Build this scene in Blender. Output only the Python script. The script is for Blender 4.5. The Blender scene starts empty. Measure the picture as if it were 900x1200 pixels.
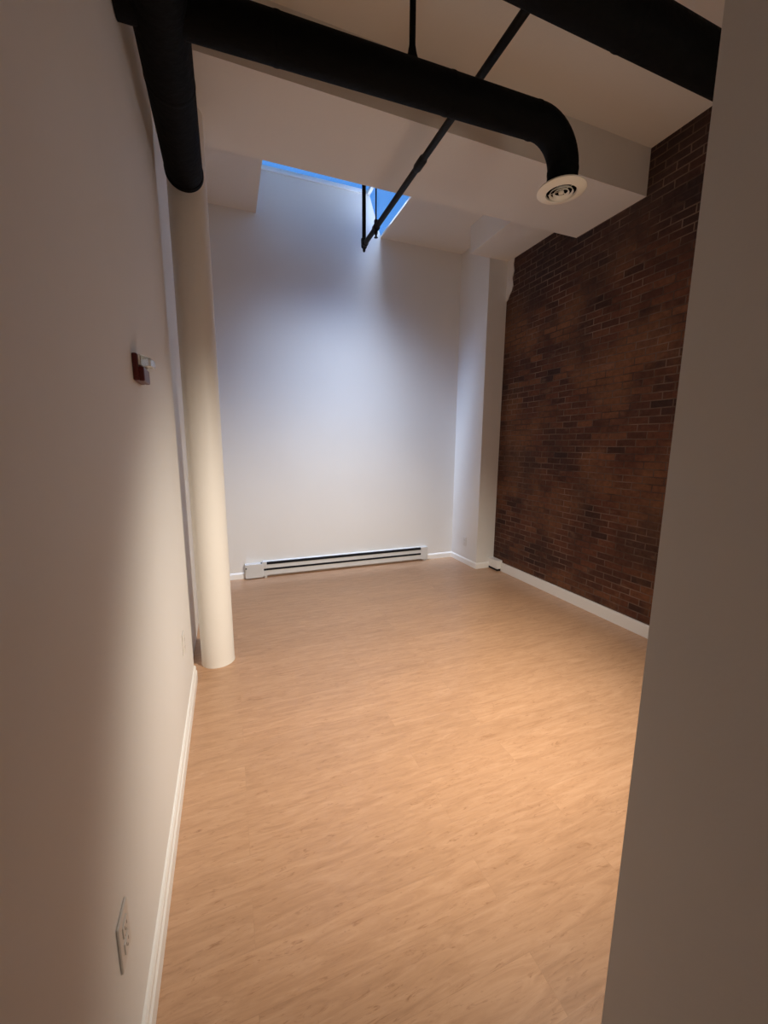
import bpy, bmesh, math, random
from mathutils import Vector, Matrix

S = bpy.context.scene
COL = S.collection
PI = math.pi
random.seed(4)

# ------------------------------------------------------------------ helpers
def link(name, bm, mats, parent=None, smooth=False, bevel=0.0, segs=2):
    me = bpy.data.meshes.new(name)
    bmesh.ops.recalc_face_normals(bm, faces=bm.faces[:])
    bm.to_mesh(me); bm.free()
    if not isinstance(mats, (list, tuple)): mats = [mats]
    for m in mats: me.materials.append(m)
    o = bpy.data.objects.new(name, me); COL.objects.link(o)
    if parent: o.parent = parent
    if smooth:
        for p in me.polygons: p.use_smooth = True
        try: me.set_sharp_from_angle(angle=math.radians(40))
        except Exception: pass
    if bevel > 0:
        b = o.modifiers.new('bevel', 'BEVEL'); b.width = bevel; b.segments = segs
        b.limit_method = 'ANGLE'; b.angle_limit = math.radians(40)
    return o

def thing(name, label, cat, loc=(0, 0, 0), group=None):
    o = bpy.data.objects.new(name, None); COL.objects.link(o)
    o.location = loc; o.empty_display_size = 0.05
    o['label'] = label; o['category'] = cat; o['kind'] = 'thing'
    if group: o['group'] = group
    return o

def struct(o):
    o['kind'] = 'structure'; return o

def box(bm, a, b, mi=0):
    x0, y0, z0 = a; x1, y1, z1 = b
    v = [bm.verts.new(p) for p in ((x0,y0,z0),(x1,y0,z0),(x1,y1,z0),(x0,y1,z0),(x0,y0,z1),(x1,y0,z1),(x1,y1,z1),(x0,y1,z1))]
    for q in ((0,3,2,1),(4,5,6,7),(0,1,5,4),(1,2,6,5),(2,3,7,6),(3,0,4,7)):
        f = bm.faces.new([v[i] for i in q]); f.material_index = mi

def hexa(bm, pts):
    v = [bm.verts.new(p) for p in pts]
    for q in ((0,3,2,1),(4,5,6,7),(0,1,5,4),(1,2,6,5),(2,3,7,6),(3,0,4,7)):
        bm.faces.new([v[i] for i in q])

def tube(bm, pts, r, n=32, cap=True):
    """round tube along a polyline, mitred; r a number or one per point"""
    pts = [Vector(p) for p in pts]
    rs = r if isinstance(r, (list, tuple)) else [r]*len(pts)
    t0 = (pts[1]-pts[0]).normalized()
    up = Vector((0,0,1)) if abs(t0.z) < .9 else Vector((0,1,0))
    u = t0.cross(up).normalized(); rings = []
    for i, p in enumerate(pts):
        if i == 0: t = t0
        elif i == len(pts)-1: t = (pts[i]-pts[i-1]).normalized()
        else:
            d = (pts[i+1]-pts[i]).normalized() + (pts[i]-pts[i-1]).normalized()
            t = d.normalized() if d.length > 1e-6 else t0
        u = (u - t*u.dot(t)).normalized(); w = t.cross(u)
        rings.append([bm.verts.new(p + (u*math.cos(a)+w*math.sin(a))*rs[i]) for a in (2*PI*k/n for k in range(n))])
    for a, b in zip(rings, rings[1:]):
        for k in range(n):
            bm.faces.new((a[k], a[(k+1)%n], b[(k+1)%n], b[k]))
    if cap:
        bm.faces.new(rings[0][::-1]); bm.faces.new(rings[-1])

def lathe(bm, prof, c, n=48, close=True):
    """profile [(r, z)] about the vertical axis through c"""
    c = Vector(c); rings = []
    for r, z in prof:
        if r < 1e-5: rings.append([bm.verts.new(c+Vector((0,0,z)))])
        else: rings.append([bm.verts.new(c+Vector((r*math.cos(2*PI*k/n), r*math.sin(2*PI*k/n), z))) for k in range(n)])
    for a, b in zip(rings, rings[1:]):
        for k in range(n):
            q = [a[k%len(a)], a[(k+1)%len(a)], b[(k+1)%len(b)], b[k%len(b)]]
            q = list(dict.fromkeys(q))
            if len(q) > 2: bm.faces.new(q)
    if close and len(rings[0]) > 1: bm.faces.new(rings[0][::-1])
    if close and len(rings[-1]) > 1: bm.faces.new(rings[-1])

def extrude_profile(bm, prof, p0, p1, out):
    """sweep profile [(d, z)] (d = distance out from the wall) from p0 to p1"""
    p0, p1, out = Vector(p0), Vector(p1), Vector(out)
    A = [bm.verts.new(p0+out*d+Vector((0,0,z))) for d, z in prof]
    B = [bm.verts.new(p1+out*d+Vector((0,0,z))) for d, z in prof]
    n = len(prof)
    for k in range(n): bm.faces.new((A[k], A[(k+1)%n], B[(k+1)%n], B[k]))
    bm.faces.new(A[::-1]); bm.faces.new(B)

# ---------------------------------------------------------------- materials
def mat(name, col, rough=.5, spec=.5, metal=0.0):
    m = bpy.data.materials.new(name); m.use_nodes = True
    b = m.node_tree.nodes['Principled BSDF']
    b.inputs['Base Color'].default_value = (*col, 1); b.inputs['Roughness'].default_value = rough
    b.inputs['Specular IOR Level'].default_value = spec; b.inputs['Metallic'].default_value = metal
    return m, m.node_tree.nodes, m.node_tree.links, b

def painted(name, col, rough=.6, spec=.3, var=.03, bump=.05, scale=60, blot=2.0):
    m, N, L, b = mat(name, col, rough, spec)
    tc = N.new('ShaderNodeTexCoord')
    n1 = N.new('ShaderNodeTexNoise'); n1.inputs['Scale'].default_value = blot; n1.inputs['Detail'].default_value = 4
    L.new(tc.outputs['Object'], n1.inputs['Vector'])
    cr = N.new('ShaderNodeMixRGB'); cr.blend_type = 'MIX'
    cr.inputs[1].default_value = (*[c*(1-var) for c in col], 1); cr.inputs[2].default_value = (*[min(1, c*(1+var)) for c in col], 1)
    L.new(n1.outputs['Fac'], cr.inputs[0]); L.new(cr.outputs[0], b.inputs['Base Color'])
    n2 = N.new('ShaderNodeTexNoise'); n2.inputs['Scale'].default_value = scale; n2.inputs['Detail'].default_value = 3
    L.new(tc.outputs['Object'], n2.inputs['Vector'])
    bp = N.new('ShaderNodeBump'); bp.inputs['Strength'].default_value = bump; bp.inputs['Distance'].default_value = .01
    L.new(n2.outputs['Fac'], bp.inputs['Height']); L.new(bp.outputs[0], b.inputs['Normal'])
    return m

M_wall = painted('wall_paint', (.74, .725, .70), .65, .25)
M_ceil = painted('ceiling_paint', (.74, .70, .64), .75, .2, bump=.08)
M_column = painted('column_paint', (.76, .73, .68), .5, .35, bump=.06, scale=30)
M_trim = painted('trim_paint', (.84, .83, .80), .35, .45, var=.01, bump=.02)
M_heat = painted('heater_enamel', (.60, .60, .59), .4, .4, var=.01, bump=.01)
M_plastic = painted('white_plastic', (.66, .63, .59), .4, .4, var=.01, bump=.0)
M_black = painted('black_duct_paint', (.0028, .0028, .0030), .75, .10, var=.3, bump=.35, scale=35, blot=6)
M_pipe = painted('black_pipe_paint', (.006, .0055, .0055), .55, .2, var=.2, bump=.1)
M_slot = mat('heater_dark_gap', (.012, .012, .014), .8, .1)[0]
M_socket = mat('socket_shade', (.30, .28, .26), .6, .3)[0]
M_fin = mat('heater_fin_metal', (.35, .35, .36), .4, .5, .8)[0]
M_red = painted('red_plastic', (.11, .010, .008), .4, .45, var=.05, bump=0)
M_diff = painted('diffuser_enamel', (.82, .77, .66), .4, .4, var=.01, bump=0)
M_plaster = painted('rough_plaster', (.55, .50, .44), .9, .1, bump=.6, scale=40)

def lens_mat():
    m, N, L, b = mat('clear_lens', (.85, .87, .85), .06, .6)
    b.inputs['Transmission Weight'].default_value = .75; b.inputs['IOR'].default_value = 1.45
    return m
M_lens = lens_mat()
M_chrome = mat('strobe_reflector', (.75, .75, .72), .15, .5, 1.0)[0]

def glass_mat():
    m = bpy.data.materials.new('skylight_glass'); m.use_nodes = True
    N, L = m.node_tree.nodes, m.node_tree.links
    N.remove(N['Principled BSDF']); out = N['Material Output']
    t = N.new('ShaderNodeBsdfTransparent'); t.inputs[0].default_value = (.93, .96, 1, 1)
    g = N.new('ShaderNodeBsdfGlossy'); g.inputs['Roughness'].default_value = .05
    mx = N.new('ShaderNodeMixShader')
    mx.inputs[0].default_value = .05; L.new(t.outputs[0], mx.inputs[1]); L.new(g.outputs[0], mx.inputs[2])
    L.new(mx.outputs[0], out.inputs['Surface'])
    return m
M_glass = glass_mat()

def ramp(N, stops):
    r = N.new('ShaderNodeValToRGB'); e = r.color_ramp.elements
    while len(e) < len(stops): e.new(.5)
    for el, (p, c) in zip(e, stops): el.position = p; el.color = (*c, 1)
    return r

def floor_mat():
    m, N, L, b = mat('wood_look_planks', (.5, .3, .17),   .30, .7)
    tc = N.new('ShaderNodeTexCoord')
    # plank layout: courses run along X
    br = N.new('ShaderNodeTexBrick'); br.offset = .37; br.offset_frequency = 2; br.squash = 1
    br.inputs['Color1'].default_value = (0, 0, 0, 1); br.inputs['Color2'].default_value = (1, 1, 1, 1); br.inputs['Mortar'].default_value = (.5, .5, .5, 1)
    br.inputs['Scale'].default_value = 1; br.inputs['Mortar Size'].default_value = .0012; br.inputs['Mortar Smooth'].default_value = .3
    br.inputs['Brick Width'].default_value = 1.22; br.inputs['Row Height'].default_value = .15; br.inputs['Bias'].default_value = 0
    L.new(tc.outputs['Object'], br.inputs['Vector'])
    # offset the grain of every plank
    add = N.new('ShaderNodeVectorMath'); add.operation = 'MULTIPLY_ADD'
    L.new(br.outputs['Color'], add.inputs[0]); add.inputs[1].default_value = (7, 3, 5); L.new(tc.outputs['Object'], add.inputs[2])
    def noise(scale, vec_scale, detail=6, dist=0., rough=.55):
        mp = N.new('ShaderNodeMapping'); mp.inputs['Scale'].default_value = vec_scale; L.new(add.outputs[0], mp.inputs[0])
        n = N.new('ShaderNodeTexNoise'); n.inputs['Scale'].default_value = scale; n.inputs['Detail'].default_value = detail
        n.inputs['Distortion'].default_value = dist; n.inputs['Roughness'].default_value = rough
        L.new(mp.outputs[0], n.inputs['Vector']); return n
    g1 = noise(4.0, (1.2, 9, 1), 9, .9, .68)
    r1 = ramp(N, [(.28, (.39, .220, .122)), (.5, (.49, .288, .166)), (.72, (.57, .352, .216))])
    L.new(g1.outputs['Fac'], r1.inputs[0])
    g2 = noise(6.5, (1.8, 9, 1), 7, 1.8, .68)      # dark streaks and knots
    r2 = ramp(N, [(.57, (0, 0, 0)), (.70, (1, 1, 1))]); L.new(g2.outputs['Fac'], r2.inputs[0])
    mx = N.new('ShaderNodeMixRGB'); mx.inputs[2].default_value = (.27, .125, .055, 1)
    ml = N.new('ShaderNodeMath'); ml.operation = 'MULTIPLY'; ml.inputs[1].default_value = .7
    L.new(r2.outputs[0], ml.inputs[0]); L.new(ml.outputs[0], mx.inputs[0]); L.new(r1.outputs[0], mx.inputs[1])
    # plank to plank tone
    pt = N.new('ShaderNodeMixRGB'); pt.blend_type = 'MULTIPLY'; pt.inputs[0].default_value = 1
    pr = ramp(N, [(0, (.955, .95, .945)), (1, (1.04, 1.035, 1.03))]); L.new(br.outputs['Color'], pr.inputs[0])
    L.new(mx.outputs[0], pt.inputs[1]); L.new(pr.outputs[0], pt.inputs[2])
    sm = N.new('ShaderNodeMixRGB'); sm.inputs[2].default_value = (.26, .14, .07, 1)
    s2 = N.new('ShaderNodeMath'); s2.operation = 'MULTIPLY'; s2.inputs[1].default_value = .18
    L.new(br.outputs['Fac'], s2.inputs[0]); L.new(s2.outputs[0], sm.inputs[0]); L.new(pt.outputs[0], sm.inputs[1])
    L.new(sm.outputs[0], b.inputs['Base Color'])
    bp = N.new('ShaderNodeBump'); bp.inputs['Strength'].default_value = .12; bp.inputs['Distance'].default_value = .004
    L.new(g1.outputs['Fac'], bp.inputs['Height']); L.new(bp.outputs[0], b.inputs['Normal'])
    return m
M_floor = floor_mat()

def brick_mat():
    m, N, L, b = mat('old_brick', (.1, .05, .03), .85, .2)
    tc = N.new('ShaderNodeTexCoord')
    sp = N.new('ShaderNodeSeparateXYZ'); L.new(tc.outputs['Object'], sp.inputs[0])
    cb = N.new('ShaderNodeCombineXYZ'); L.new(sp.outputs['Y'], cb.inputs['X']); L.new(sp.outputs['Z'], cb.inputs['Y'])
    # wobble so that courses are hand laid
    nz = N.new('ShaderNodeTexNoise'); nz.inputs['Scale'].default_value = 5; nz.inputs['Detail'].default_value = 3
    L.new(cb.outputs[0], nz.inputs['Vector'])
    wb = N.new('ShaderNodeVectorMath'); wb.operation = 'MULTIPLY_ADD'; wb.inputs[1].default_value = (.018, .013, 0)
    L.new(nz.outputs['Color'], wb.inputs[0]); L.new(cb.outputs[0], wb.inputs[2])
    def bricks(c1, c2, mo, bias=0):
        br = N.new('ShaderNodeTexBrick'); br.offset = .5
        br.inputs['Color1'].default_value = (*c1, 1); br.inputs['Color2'].default_value = (*c2, 1); br.inputs['Mortar'].default_value = (*mo, 1)
        br.inputs['Scale'].default_value = 1; br.inputs['Mortar Size'].default_value = .0052; br.inputs['Mortar Smooth'].default_value = .35
        br.inputs['Brick Width'].default_value = .172; br.inputs['Row Height'].default_value = .058; br.inputs['Bias'].default_value = bias
        L.new(wb.outputs[0], br.inputs['Vector']); return br
    b1 = bricks((0, 0, 0), (1, 1, 1), (.5, .5, .5))
    tone = ramp(N, [(0, (.040, .020, .016)), (.12, (.062, .026, .018)), (.5, (.085, .034, .021)), (.9, (.112, .043, .024)), (1, (.16, .066, .034))])
    L.new(b1.outputs['Color'], tone.inputs[0])
    # big patches: rusty worn, sooty
    def noise(s, d=4, off=(0, 0, 0), sc=(1, 1, 1)):
        mp = N.new('ShaderNodeMapping'); mp.inputs['Location'].default_value = off; mp.inputs['Scale'].default_value = sc
        L.new(cb.outputs[0], mp.inputs[0])
        n = N.new('ShaderNodeTexNoise'); n.inputs['Scale'].default_value = s; n.inputs['Detail'].default_value = d
        L.new(mp.outputs[0], n.inputs['Vector']); return n
    p1 = noise(1.7, 4, (3, 1, 0)); q1 = ramp(N, [(.47, (0, 0, 0)), (.66, (1, 1, 1))]); L.new(p1.outputs['Fac'], q1.inputs[0])
    m1 = N.new('ShaderNodeMixRGB'); m1.inputs[2].default_value = (.20, .090, .042, 1)
    k1 = N.new('ShaderNodeMath'); k1.operation = 'MULTIPLY'; k1.inputs[1].default_value = .75
    L.new(q1.outputs[0], k1.inputs[0]); L.new(k1.outputs[0], m1.inputs[0]); L.new(tone.outputs[0], m1.inputs[1])
    p2 = noise(1.3, 5, (7, 4, 0), (1, 1.3, 1)); q2 = ramp(N, [(.48, (0, 0, 0)), (.66, (1, 1, 1))]); L.new(p2.outputs['Fac'], q2.inputs[0])
    m2 = N.new('ShaderNodeMixRGB'); m2.inputs[2].default_value = (.028, .020, .019, 1)
    k2 = N.new('ShaderNodeMath'); k2.operation = 'MULTIPLY'; k2.inputs[1].default_value = .6
    L.new(q2.outputs[0], k2.inputs[0]); L.new(k2.outputs[0], m2.inputs[0]); L.new(m1.outputs[0], m2.inputs[1])
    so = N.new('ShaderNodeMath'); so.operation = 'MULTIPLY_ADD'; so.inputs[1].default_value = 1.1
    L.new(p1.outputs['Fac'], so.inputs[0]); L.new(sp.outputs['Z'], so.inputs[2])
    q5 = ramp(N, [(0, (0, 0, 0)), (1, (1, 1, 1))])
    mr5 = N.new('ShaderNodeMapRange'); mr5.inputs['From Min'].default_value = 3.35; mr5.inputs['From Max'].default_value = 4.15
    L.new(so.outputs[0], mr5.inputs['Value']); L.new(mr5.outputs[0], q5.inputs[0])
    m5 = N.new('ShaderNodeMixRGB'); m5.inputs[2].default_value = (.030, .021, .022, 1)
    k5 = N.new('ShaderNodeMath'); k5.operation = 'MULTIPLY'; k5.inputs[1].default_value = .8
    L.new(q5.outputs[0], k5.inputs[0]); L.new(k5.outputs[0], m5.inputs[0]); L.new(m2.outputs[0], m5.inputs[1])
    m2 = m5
    p6 = noise(4.5, 6, (5, 2, 0), (1, 2.2, 1)); q6 = ramp(N, [(.60, (0, 0, 0)), (.74, (1, 1, 1))]); L.new(p6.outputs['Fac'], q6.inputs[0])
    m6 = N.new('ShaderNodeMixRGB'); m6.inputs[2].default_value = (.23, .135, .09, 1)
    k6 = N.new('ShaderNodeMath'); k6.operation = 'MULTIPLY'; k6.inputs[1].default_value = .35
    L.new(q6.outputs[0], k6.inputs[0]); L.new(k6.outputs[0], m6.inputs[0]); L.new(m2.outputs[0], m6.inputs[1])
    m2 = m6
    # fine grain
    p3 = noise(30, 4); g3 = N.new('ShaderNodeMixRGB'); g3.blend_type = 'OVERLAY'; g3.inputs[0].default_value = .5
    L.new(m2.outputs[0], g3.inputs[1]); L.new(p3.outputs['Fac'], g3.inputs[2])
    # mortar, unevenly smeared
    p4 = noise(3.5, 5, (2, 9, 0)); q4 = ramp(N, [(.38, (.06, .036, .028)), (.66, (.20, .130, .095))]); L.new(p4.outputs['Fac'], q4.inputs[0])
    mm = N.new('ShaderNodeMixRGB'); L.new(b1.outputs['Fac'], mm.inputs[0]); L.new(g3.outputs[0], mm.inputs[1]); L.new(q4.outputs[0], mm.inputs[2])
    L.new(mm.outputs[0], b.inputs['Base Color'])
    inv = N.new('ShaderNodeMath'); inv.operation = 'SUBTRACT'; inv.inputs[0].default_value = 1.; L.new(b1.outputs['Fac'], inv.inputs[1])
    ad = N.new('ShaderNodeMath'); ad.operation = 'MULTIPLY_ADD'; ad.inputs[1].default_value = .5
    L.new(p3.outputs['Fac'], ad.inputs[0]); L.new(inv.outputs[0], ad.inputs[2])
    bp = N.new('ShaderNodeBump'); bp.inputs['Strength'].default_value = .7; bp.inputs['Distance'].default_value = .008
    L.new(ad.outputs[0], bp.inputs['Height']); L.new(bp.outputs[0], b.inputs['Normal'])
    return m
M_brick = brick_mat()

# ------------------------------------------------------------------ setting
XL, XR, YB = -.27, 3.05, 4.65          # near left wall, brick wall, back wall
XF = -.30                              # recessed left wall behind the column
XN, YN = .654, .436                    # end of the near right wall
ZU, ZS, ZB, ZC = 3.68, 3.36, 3.53, 3.80
Y0 = -1.6

def sbox(name, a, b, m):
    bm = bmesh.new(); box(bm, a, b); return struct(link(name, bm, m))

sbox('floor', (-.6, Y0-.1, -.1), (3.3, 4.8, 0), M_floor)
bm = bmesh.new()
box(bm, (XL-.15, Y0, 0), (XL, 2.66, ZU))
struct(link('wall_left', bm, M_wall, bevel=.006))
sbox('wall_left_recess', (XF-.15, 2.66, 0), (XF, YB, ZC), M_wall)
bm = bmesh.new()      # rises behind the skylight, sloping with its right end
prof = [(-.6, 0), (3.3, 0), (3.3, ZC+.01), (1.745, ZC+.01), (1.605, 4.22), (.2, 4.22), (.2, ZC+.01), (-.6, ZC+.01)]
A = [bm.verts.new((x, YB, z)) for x, z in prof]; B = [bm.verts.new((x, YB+.15, z)) for x, z in prof]
bm.faces.new(A); bm.faces.new(B[::-1])
for i in range(len(prof)): bm.faces.new((A[i], A[(i+1) % len(prof)], B[(i+1) % len(prof)], B[i]))
struct(link('wall_back', bm, M_wall))
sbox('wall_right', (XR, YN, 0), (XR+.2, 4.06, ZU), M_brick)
sbox('wall_pillar', (2.80, 4.06, 0), (3.3, YB, ZC), M_wall)
bm = bmesh.new()
pts = [(XN, Y0), (XN+.12, Y0), (XN+.12, YN-.12), (XR+.2, YN-.12), (XR+.2, YN), (XN, YN)]
A = [bm.verts.new((x, y, 0)) for x, y in pts]; B = [bm.verts.new((x, y, ZU)) for x, y in pts]
for k in range(6): bm.faces.new((A[k], A[(k+1) % 6], B[(k+1) % 6], B[k]))
bm.faces.new(A[::-1]); bm.faces.new(B)
struct(link('wall_near_right', bm, M_wall))
sbox('wall_hall_end', (XL-.15, Y0-.12, 0), (XN+.12, Y0, ZU), M_wall)

sbox('ceiling', (-.6, Y0-.1, ZU), (3.3, 2.44, ZU+.15), M_ceil)
sbox('ceiling_soffit', (-.6, 2.44, ZS), (3.3, 3.10, ZC+.15), M_ceil)
SX0, SX1, SY0, ZG = .40, 1.74, 3.80, 4.20     # skylight opening
bm = bmesh.new()
box(bm, (-.6, 3.10, ZC), (SX0, YB, ZC+.15)); box(bm, (SX0, 3.10, ZC), (SX1, SY0, ZC+.15)); box(bm, (SX1, 3.10, ZC), (3.3, YB, ZC+.02))
struct(link('ceiling_recess', bm, M_ceil))
sbox('ceiling_bulkhead', (2.545, 3.10, ZB), (3.3, 4.06, ZC), M_ceil)
bm = bmesh.new()     # broken plaster edge at the top of the brick beside the pillar
prof = [(4.06, ZB), (3.955, ZB), (3.965, 3.47), (3.95, 3.40), (3.972, 3.33), (3.955, 3.25), (3.975, 3.20), (4.01, 3.165), (4.03, 3.13), (4.06, 3.11)]
A = [bm.verts.new((XR-.012, y, z)) for y, z in prof]; B = [bm.verts.new((XR+.01, y, z)) for y, z in prof]
bm.faces.new(A); bm.faces.new(B[::-1])
for k in range(len(prof)): bm.faces.new((A[k], A[(k+1) % len(prof)], B[(k+1) % len(prof)], B[k]))
struct(link('trim_1', bm, M_wall))

# skylight: shaft, hipped glazing, frame
win = bpy.data.objects.new('window_1', None); COL.objects.link(win); win.location = (SX0, SY0, ZC); struct(win)
HX = 1.60
bm = bmesh.new()
box(bm, (SX0-.08, SY0-.08, ZC+.15), (SX0, YB, ZG+.05)); box(bm, (SX0, SY0-.08, ZC+.15), (HX+.02, SY0, ZG+.05))
o = link('window_reveal', bm, M_wall)
o.parent = win; o.matrix_parent_inverse = Matrix.Translation(-Vector(win.location))
bm = bmesh.new()
for y, d in ((SY0, .03), (4.30, .20), (YB-.015, .015)): box(bm, (SX0, y, ZG), (HX, y+d, ZG+.04))  # wide middle bar is added, unseen, to keep sky light off the upper wall
for x in (SX0, HX-.02): box(bm, (x, SY0, ZG), (x+.03, YB, ZG+.04))
o = link('window_frame', bm, M_trim); o.parent = win; o.matrix_parent_inverse = Matrix.Translation(-Vector(win.location))
bm = bmesh.new()
box(bm, (SX0, SY0, ZG+.01), (HX, YB, ZG+.02))
hexa(bm, [(SX1, SY0, ZC+.005), (SX1+.01, SY0, ZC+.005), (SX1+.01, YB, ZC+.005), (SX1, YB, ZC+.005),
          (HX, SY0, ZG+.02), (HX+.01, SY0, ZG+.02), (HX+.01, YB, ZG+.02), (HX, YB, ZG+.02)])
o = link('window_pane', bm, M_glass); o.parent = win; o.matrix_parent_inverse = Matrix.Translation(-Vector(win.location))

# added unseen curb and hood, shading the strip of glass along the back wall
bm = bmesh.new()
box(bm, (.1, 4.30, ZG+.04), (1.66, 4.34, 4.62)); box(bm, (.1, 4.30, 4.62), (1.66, 5.02, 4.66))
struct(link('added_hood', bm, M_trim))

# baseboards
BB = [(0, 0), (.016, 0), (.016, .060), (.011, .068), (.011, .088), (.006, .098), (0, .100)]
def bboard(name, runs, prof=BB):
    bm = bmesh.new()
    for p0, p1, out in runs: extrude_profile(bm, prof, p0, p1, out)
    return struct(link(name, bm, M_trim))
bboard('baseboard_left', [((XL, Y0, 0), (XL, 2.66, 0), (1, 0, 0))])
BS = [(0, 0), (.014, 0), (.014, .055), (.008, .066), (0, .072)]
bboard('baseboard_back', [((XF, YB, 0), (.12, YB, 0), (0, -1, 0)), ((2.40, YB, 0), (2.80, YB, 0), (0, -1, 0))], BS)
bboard('baseboard_pillar', [((2.80, 4.06, 0), (2.80, YB, 0), (-1, 0, 0)), ((2.80-.014, 4.06, 0), (2.975, 4.06, 0), (0, -1, 0))], BS)
bboard('baseboard_right', [((XR, YN, 0), (XR, 3.88, 0), (-1, 0, 0))], [(0, 0), (.022, 0), (.022, .096), (.018, .102), (0, .102)])

# ------------------------------------------------------------------- things
# round column
col = thing('column', 'round white painted column standing from floor to soffit beside the left wall', 'column', (-.133, 2.863, 0))
bm = bmesh.new()
lathe(bm, [(.109, 0), (.109, .004), (.1075, .012), (.107, .02), (.107, 1.2), (.106, 2.4), (.106, ZS)], (0, 0, 0), 64)
link('shaft', bm, M_column, col, smooth=True)

# ducts
def along(p, q, t): return tuple(a+(b-a)*t for a, b in zip(p, q))
def seam(bm, c, d, r, w=.012):
    c, d = Vector(c), Vector(d).normalized()
    tube(bm, [c-d*w, c-d*w*.4, c+d*w*.4, c+d*w], [r+.0004, r+.0018, r+.0018, r+.0004], 40)

# supply branch: across the room, elbow down to a round diffuser
YD, RD, XD = 1.80, .073, 1.65
P0, P1 = Vector((XL, YD, 2.975)), Vector((XD-.17, YD, 3.037))
du = thing('air_duct', 'black round duct: thick run by the left wall, branch ending in a white vent', 'duct', (XL, YD, 2.975))
base = Vector(du.location)
path = [P0-base]
for k in range(1, 9): path.append(along(P0-base, P1-base, k/9))
cen = P1 + Vector((0, 0, -.17))
arc = [cen + Vector((math.sin(a), 0, math.cos(a)))*.17 - base for a in (PI/2*k/12 for k in range(13))]
path += arc
ZD = 2.785
path.append(Vector((XD, YD, ZD))-base)
bm = bmesh.new(); tube(bm, path, RD, 40); link('branch_pipe', bm, M_black, du, smooth=True)
for t in (.30, .72, .985):
    bm = bmesh.new(); seam(bm, along(P0-base, P1-base, t), P1-P0, RD); link('seam_band', bm, M_black, du, smooth=True)
bm = bmesh.new(); seam(bm, Vector((XD, YD, 2.862))-base, (0, 0, 1), RD); link('elbow_collar', bm, M_black, du, smooth=True)
hx = .812; hz = 2.975 + (hx-XL)/(P1.x-XL)*.062
bm = bmesh.new()
tube(bm, [Vector((hx, YD, hz+RD-.004))-base, Vector((hx, YD, hz+RD+.03))-base, Vector((hx, YD, hz+RD+.06))-base, Vector((hx, YD, ZU))-base], [.03, .019, .0135, .0125], 20)
tube(bm, [Vector((hx, YD, ZU-.012))-base, Vector((hx, YD, ZU))-base], .035, 20)
link('hanger_rod', bm, M_black, du, smooth=True)
dv = Vector((XD, YD, ZD))-base
bm = bmesh.new()     # flange: wide dished ring
lathe(bm, [(.074, .006), (.108, .002), (.116, -.004), (.117, -.010), (.110, -.014), (.086, -.020), (.074, -.022), (.071, -.014), (.071, .030)], dv, 56, close=False)
fl = link('vent_flange', bm, M_diff, du, smooth=True); fl['label'] = 'white round vent flange'
bm = bmesh.new(); lathe(bm, [(.0705, -.012), (.0705, .030), (0, .030), (0, .028), (.0695, .028), (.0695, -.012)], dv, 40, close=False); link('vent_throat', bm, M_slot, fl)
for r0 in (.055, .036):
    bm = bmesh.new()
    lathe(bm, [(r0-.003, -.012), (r0+.003, -.022), (r0+.002, -.024), (r0-.005, -.014)], dv, 48, close=False)
    lathe(bm, [(r0-.005, -.014), (r0-.003, -.012)], dv, 48, close=False)
    link('vent_ring', bm, M_diff, fl, smooth=True)
bm = bmesh.new()
lathe(bm, [(0, -.024), (.012, -.022), (.013, -.014), (0, -.012)], dv, 24)
for a in range(4):
    c, s = math.cos(a*PI/2+.4), math.sin(a*PI/2+.4)
    tube(bm, [dv+Vector((c*.006, s*.006, -.008)), dv+Vector((c*.071, s*.071, -.004))], .0018, 8)
link('vent_hub', bm, M_diff, fl, smooth=True)

# trunk running away from the camera beside the left wall
TX, TZ, TR = -.136, 2.972, .095
T0 = Vector((TX, -1.55, TZ))-base
L_ = 2.715 + 1.55
def tp(y, d=0): return T0+Vector((0, y, 0))
bm = bmesh.new(); tube(bm, [tp(L_*k/12) for k in range(13)], TR, 44)
tk = link('trunk_pipe', bm, M_black, du, smooth=True); tk['label'] = 'thicker trunk pipe along the left wall'
bm = bmesh.new(); tube(bm, [tp(L_-.03), tp(L_-.028), tp(L_+.002), tp(L_+.006)], [TR, TR+.003, TR+.003, TR-.004], 44)
link('end_cap', bm, M_black, tk, smooth=True)
for y in (.9, 2.35, 3.0, 3.65):
    bm = bmesh.new(); seam(bm, tp(y), (0, 1, 0), TR); link('seam_band', bm, M_black, tk, smooth=True)

# the nearest duct, crossing overhead at the top right
NY, NZ, NR = 1.30, 3.030, .083
nd = thing('air_duct', 'black duct overhead nearest the camera, cut off by the near right wall edge', 'duct', (0, NY, NZ))
bm = bmesh.new(); L2 = XR
tube(bm, [(L2*k/14, 0, 0) for k in range(15)], NR, 44); link('duct_pipe', bm, M_black, nd, smooth=True)
for x in (.48, 1.45, 2.33):
    bm = bmesh.new(); seam(bm, (x, 0, 0), (1, 0, 0), NR); link('seam_band', bm, M_black, nd, smooth=True)
for x in (.3, 2.6):
    bm = bmesh.new(); tube(bm, [(x, 0, NR-.002), (x, 0, ZU-NZ)], .008, 12); link('hanger_rod', bm, M_black, nd)

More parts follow.
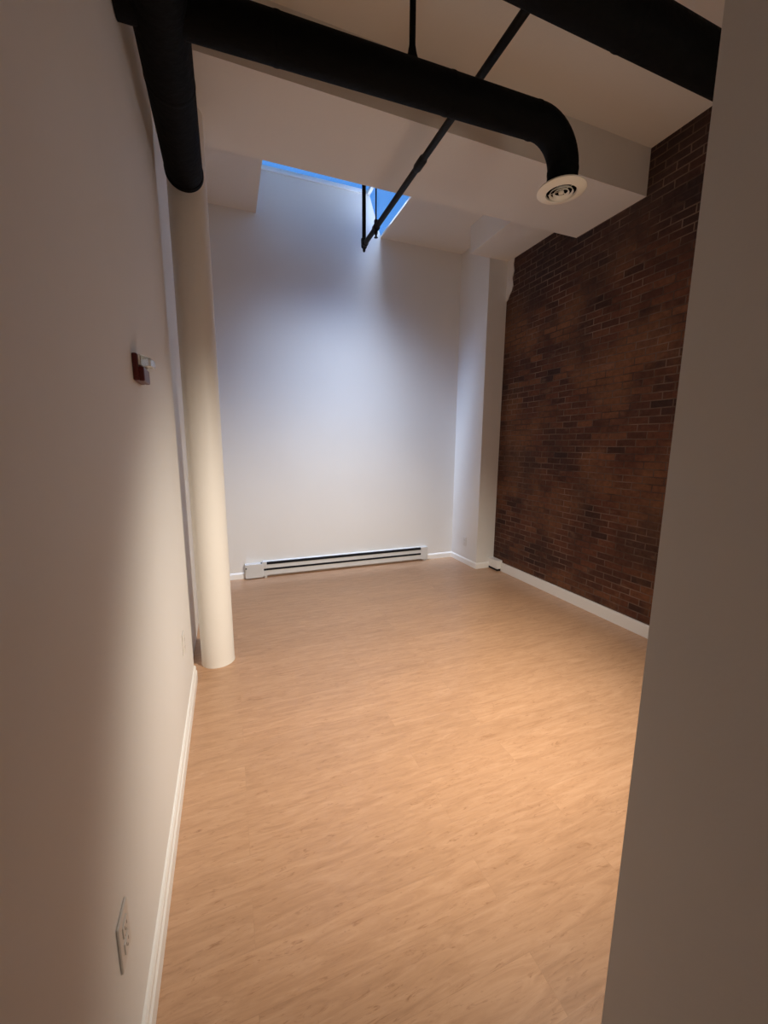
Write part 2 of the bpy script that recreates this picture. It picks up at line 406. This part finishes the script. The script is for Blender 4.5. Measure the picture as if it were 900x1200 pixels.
# sprinkler pipe
SX, SZ, SYE, RP = 1.197, 3.20, 3.60, .0195
sp = thing('sprinkler_pipe', 'thin black sprinkler pipe running away under the soffit to the skylight', 'pipe', (SX, SYE, SZ))
b0 = Vector((SX, SYE, SZ))
bm = bmesh.new(); tube(bm, [(0, -2.9, 0), (0, -.02, 0)], RP, 24); link('pipe_run', bm, M_pipe, sp, smooth=True)
bm = bmesh.new(); tube(bm, [(0, 0, .02), (0, 0, ZC-SZ)], .0165, 24); link('riser', bm, M_pipe, sp, smooth=True)
bm = bmesh.new()
tube(bm, [(0, -.05, 0), (0, -.045, 0), (0, -.012, 0), (0, 0, .012), (0, 0, .045), (0, 0, .05)], [.022, .026, .026, .026, .026, .022], 24)
lathe(bm, [(.014, -.03), (.024, -.02), (.026, 0)], (0, 0, 0), 24)
lathe(bm, [(.008, -.055), (.012, -.045), (.012, -.028)], (0, 0, 0), 16)
link('elbow_fitting', bm, M_pipe, sp, smooth=True)
bm = bmesh.new(); tube(bm, [(0, -1.15, 0), (0, -1.13, 0), (0, -1.05, 0), (0, -1.03, 0)], [.020, .026, .026, .020], 24)
link('coupling', bm, M_pipe, sp, smooth=True)
yc = -.30
bm = bmesh.new()
lathe(bm, [(.006, -.075), (.016, -.072), (.016, -.070), (.007, -.066), (.010, -.05), (.015, -.04), (.015, -.018), (.022, -.01), (.022, .002)], (0, yc, 0), 20)
link('sprinkler_head', bm, M_pipe, sp, smooth=True)
bm = bmesh.new()
tube(bm, [(0, yc-.02, 0), (0, yc+.02, 0)], .027, 24); box(bm, (-.012, yc-.012, .02), (.012, yc+.012, .055))
cl = link('pipe_clamp', bm, M_pipe, sp, smooth=True)
bm = bmesh.new(); tube(bm, [(0, yc, .05), (0, yc, ZC-SZ)], .006, 12); lathe(bm, [(.03, ZC-SZ-.012), (.03, ZC-SZ)], (0, yc, 0), 20)
link('hanger_rod', bm, M_pipe, cl, smooth=True)

# baseboard heater
HX0, HX1, HY = .12, 2.40, YB
ht = thing('baseboard_heater', 'long white electric baseboard heater on the back wall under the skylight', 'heater', (HX0, HY, 0))
LN = HX1-HX0
hp = [(0, .030), (.012, .026), (.058, .030), (.062, .036), (.062, .090), (.058, .094), (.050, .094), (.050, .108), (.058, .108), (.062, .112),
      (.060, .150), (.052, .158), (.040, .160), (.030, .162), (.030, .174), (.030, .180), (.026, .184), (0, .186)]
bm = bmesh.new(); extrude_profile(bm, hp, (.19, 0, 0), (LN-.09, 0, 0), (0, -1, 0)); link('body', bm, M_heat, ht)
bm = bmesh.new(); box(bm, (.20, -.0640, .0880), (LN-.10, -.048, .1100)); link('lower_slot', bm, M_slot, ht)
bm = bmesh.new(); box(bm, (.20, -.0625, .1560), (LN-.10, -.028, .1790)); link('upper_slot', bm, M_slot, ht)
for x0, x1 in ((.19, .235), (LN-.10, LN)):
    bm = bmesh.new(); box(bm, (x0, -.064, .022), (x1, 0, .188)); link('end_panel', bm, M_heat, ht, bevel=.003)
bm = bmesh.new(); box(bm, (0, -.068, .012), (.192, 0, .172)); jb = link('wiring_box', bm, M_heat, ht, bevel=.004)
bm = bmesh.new(); tube(bm, [(.010, -.068, .13), (.010, -.074, .13)], .008, 16); link('screw', bm, M_slot, jb)
bm = bmesh.new(); tube(bm, [(.176, -.06, .172), (.176, -.06, .186)], .006, 12); link('knob', bm, M_slot, jb)
for x in (.205, LN-.05):
    bm = bmesh.new(); box(bm, (x, -.05, 0), (x+.03, -.004, .03)); link('foot', bm, M_heat, ht)

# red alarm with clear strobe on the left wall
al = thing('fire_alarm', 'small dark red fire alarm with clear strobe on the left wall', 'alarm', (XL, 1.615, 1.700))
bm = bmesh.new(); box(bm, (0, -.058, .004), (.016, .058, .090)); link('back_plate', bm, M_red, al, bevel=.004)
bm = bmesh.new(); box(bm, (.015, -.052, .004), (.032, .052, .050)); link('horn_housing', bm, M_red, al, bevel=.004)
bm = bmesh.new(); box(bm, (.015, -.050, .054), (.024, .052, .088)); link('strobe_reflector', bm, M_chrome, al, bevel=.002)
bm = bmesh.new()
for z in (0, 1):
    pass
hexa(bm, [(.018, -.034, .052), (.018, .056, .052), (.054, .046, .058), (.050, -.020, .058), (.018, -.034, .090), (.018, .056, .090), (.054, .046, .084), (.050, -.020, .084)])
link('strobe_lens', bm, M_lens, al, bevel=.004, segs=3)

# wall outlets
def outlet(label, loc, rot, group='wall outlets'):
    t = thing('wall_outlet', label, 'outlet', loc, group); t.rotation_euler = (0, 0, rot)   # plate faces local +X
    bm = bmesh.new(); box(bm, (0, -.036, -.058), (.006, .036, .058)); link('cover_plate', bm, M_plastic, t, bevel=.003)
    for z in (-.021, .021):
        bm = bmesh.new(); box(bm, (.005, -.017, z-.014), (.0085, .017, z+.014)); rc = link('receptacle', bm, M_plastic, t, bevel=.003)
        bm = bmesh.new()
        box(bm, (.008, -.008, z-.002), (.009, -.006, z+.007)); box(bm, (.008, .006, z-.002), (.009, .008, z+.006))
        tube(bm, [(.008, 0, z-.008), (.009, 0, z-.008)], .0025, 10); link('socket_slot', bm, M_socket, rc)
    bm = bmesh.new(); tube(bm, [(.006, 0, 0), (.0075, 0, 0)], .0035, 12); link('screw', bm, M_heat, t)
outlet('pale wall outlet low on the left wall nearest the camera', (XL, .872, .440), 0)
outlet('pale wall outlet low on the left wall just before the column', (XL, 2.23, .463), 0)
outlet('white wall outlet low on the bluish left side of the pillar', (2.80, 4.33, .285), PI)

# white box closing the baseboard in the corner
wb = thing('corner_box', 'small white box on the floor in the corner between pillar and brick wall', 'box', (2.975, 3.88, 0))
bm = bmesh.new(); box(bm, (0, 0, .026), (XR-2.975, .18, .128)); link('body', bm, M_trim, wb, bevel=.004)
bm = bmesh.new(); box(bm, (.010, .006, 0), (XR-2.975, .18, .028)); link('toe_shadow', bm, M_slot, wb)  # near-black block standing in for the shadow beneath the box
bm = bmesh.new(); box(bm, (-.002, .015, .118), (XR-2.975, .178, .1300)); link('lid', bm, M_trim, wb, bevel=.002)

# ------------------------------------------------------------------- camera
yaw, pitch, roll = .36983525, .16437307, .00591774
cy, sy, cp, sp_ = math.cos(yaw), math.sin(yaw), math.cos(pitch), math.sin(pitch)
F = Vector((sy*cp, cy*cp, -sp_)); R = Vector((cy, -sy, 0)); U = R.cross(F)
c, s = math.cos(roll), math.sin(roll)
R2, U2 = R*c+U*s, U*c-R*s
cd = bpy.data.cameras.new('camera'); co = bpy.data.objects.new('camera', cd); COL.objects.link(co)
mw = Matrix.Identity(4)
for i in range(3): mw[i][0], mw[i][1], mw[i][2] = R2[i], U2[i], -F[i]
mw.translation = Vector((0, 0, 1.5)); co.matrix_world = mw
cd.sensor_fit = 'AUTO'; cd.sensor_width = 36; cd.lens = 471.1/1200*36; cd.clip_start = .02
S.camera = co

# ------------------------------------------------------------------- lights
def light(name, kind, loc, energy, color, **kw):
    l = bpy.data.lights.new(name, kind); l.energy = energy; l.color = color
    o = bpy.data.objects.new(name, l); COL.objects.link(o); o.location = loc
    for k, v in kw.items(): setattr(l, k, v)
    return o
def aim(o, to): o.rotation_euler = (Vector(to)-o.location).to_track_quat('-Z', 'Y').to_euler()

WARM = (1, .90, .765)
LX, LY, LZ = 1.62, .66, 2.15
k = light('lamp_beam', 'SPOT', (LX, LY, LZ), 430, WARM, spot_size=math.radians(101), spot_blend=1.0, shadow_soft_size=.10)
aim(k, (.92, 2.50, .0))
p = light('lamp_spill', 'AREA', (LX, LY, LZ), 3.0, WARM, shape='RECTANGLE', size=.24, size_y=.14)
aim(p, (LX-.1, LY+1, LZ-.15))

# sky
w = bpy.data.worlds.new('sky'); S.world = w; w.use_nodes = True
N, L = w.node_tree.nodes, w.node_tree.links
bg = N['Background']
tc = N.new('ShaderNodeTexCoord')
# evening sky: deep blue all round, with an added bright band lighting back wall and pillar
sx = N.new('ShaderNodeSeparateXYZ'); L.new(tc.outputs['Generated'], sx.inputs[0])
def math_(op, a, b):
    m = N.new('ShaderNodeMath'); m.operation = op
    for k_, v in enumerate((a, b)):
        if isinstance(v, (int, float)): m.inputs[k_].default_value = v
        else: L.new(v, m.inputs[k_])
    return m.outputs[0]
zz = math_('MAXIMUM', sx.outputs['Z'], .05)
ty, tx = math_('DIVIDE', sx.outputs['Y'], zz), math_('DIVIDE', sx.outputs['X'], zz)
def bell(v, c, w_):
    d = math_('DIVIDE', math_('SUBTRACT', v, c), w_)
    return math_('POWER', 2.71828, math_('MULTIPLY', math_('MULTIPLY', d, d), -1.0))
band = math_('MULTIPLY', bell(ty, -.21, .10), bell(tx, -.22, .62))
rp = ramp(N, [(0, (.10, .34, .85)), (.08, (.32, .55, 1.0)), (.5, (.66, .79, 1.0)), (1, (.80, .87, 1.0))]); L.new(band, rp.inputs[0])
L.new(rp.outputs[0], bg.inputs['Color'])
L.new(math_('ADD', math_('MULTIPLY', band, 215.0), 1.0), bg.inputs['Strength'])
pl = light('skylight_portal', 'AREA', ((SX0+HX)/2, (SY0+YB)/2, ZG+.06), 1, (1, 1, 1), shape='RECTANGLE', size=HX-SX0, size_y=YB-SY0)
pl.data.cycles.is_portal = True

S.view_settings.view_transform = 'Standard'; S.view_settings.look = 'None'
S.view_settings.gamma = 1; S.view_settings.use_curve_mapping = False
S.view_settings.exposure = 0.0
S.cycles.use_denoising = True
S.cycles.max_bounces = 12; S.cycles.diffuse_bounces = 8
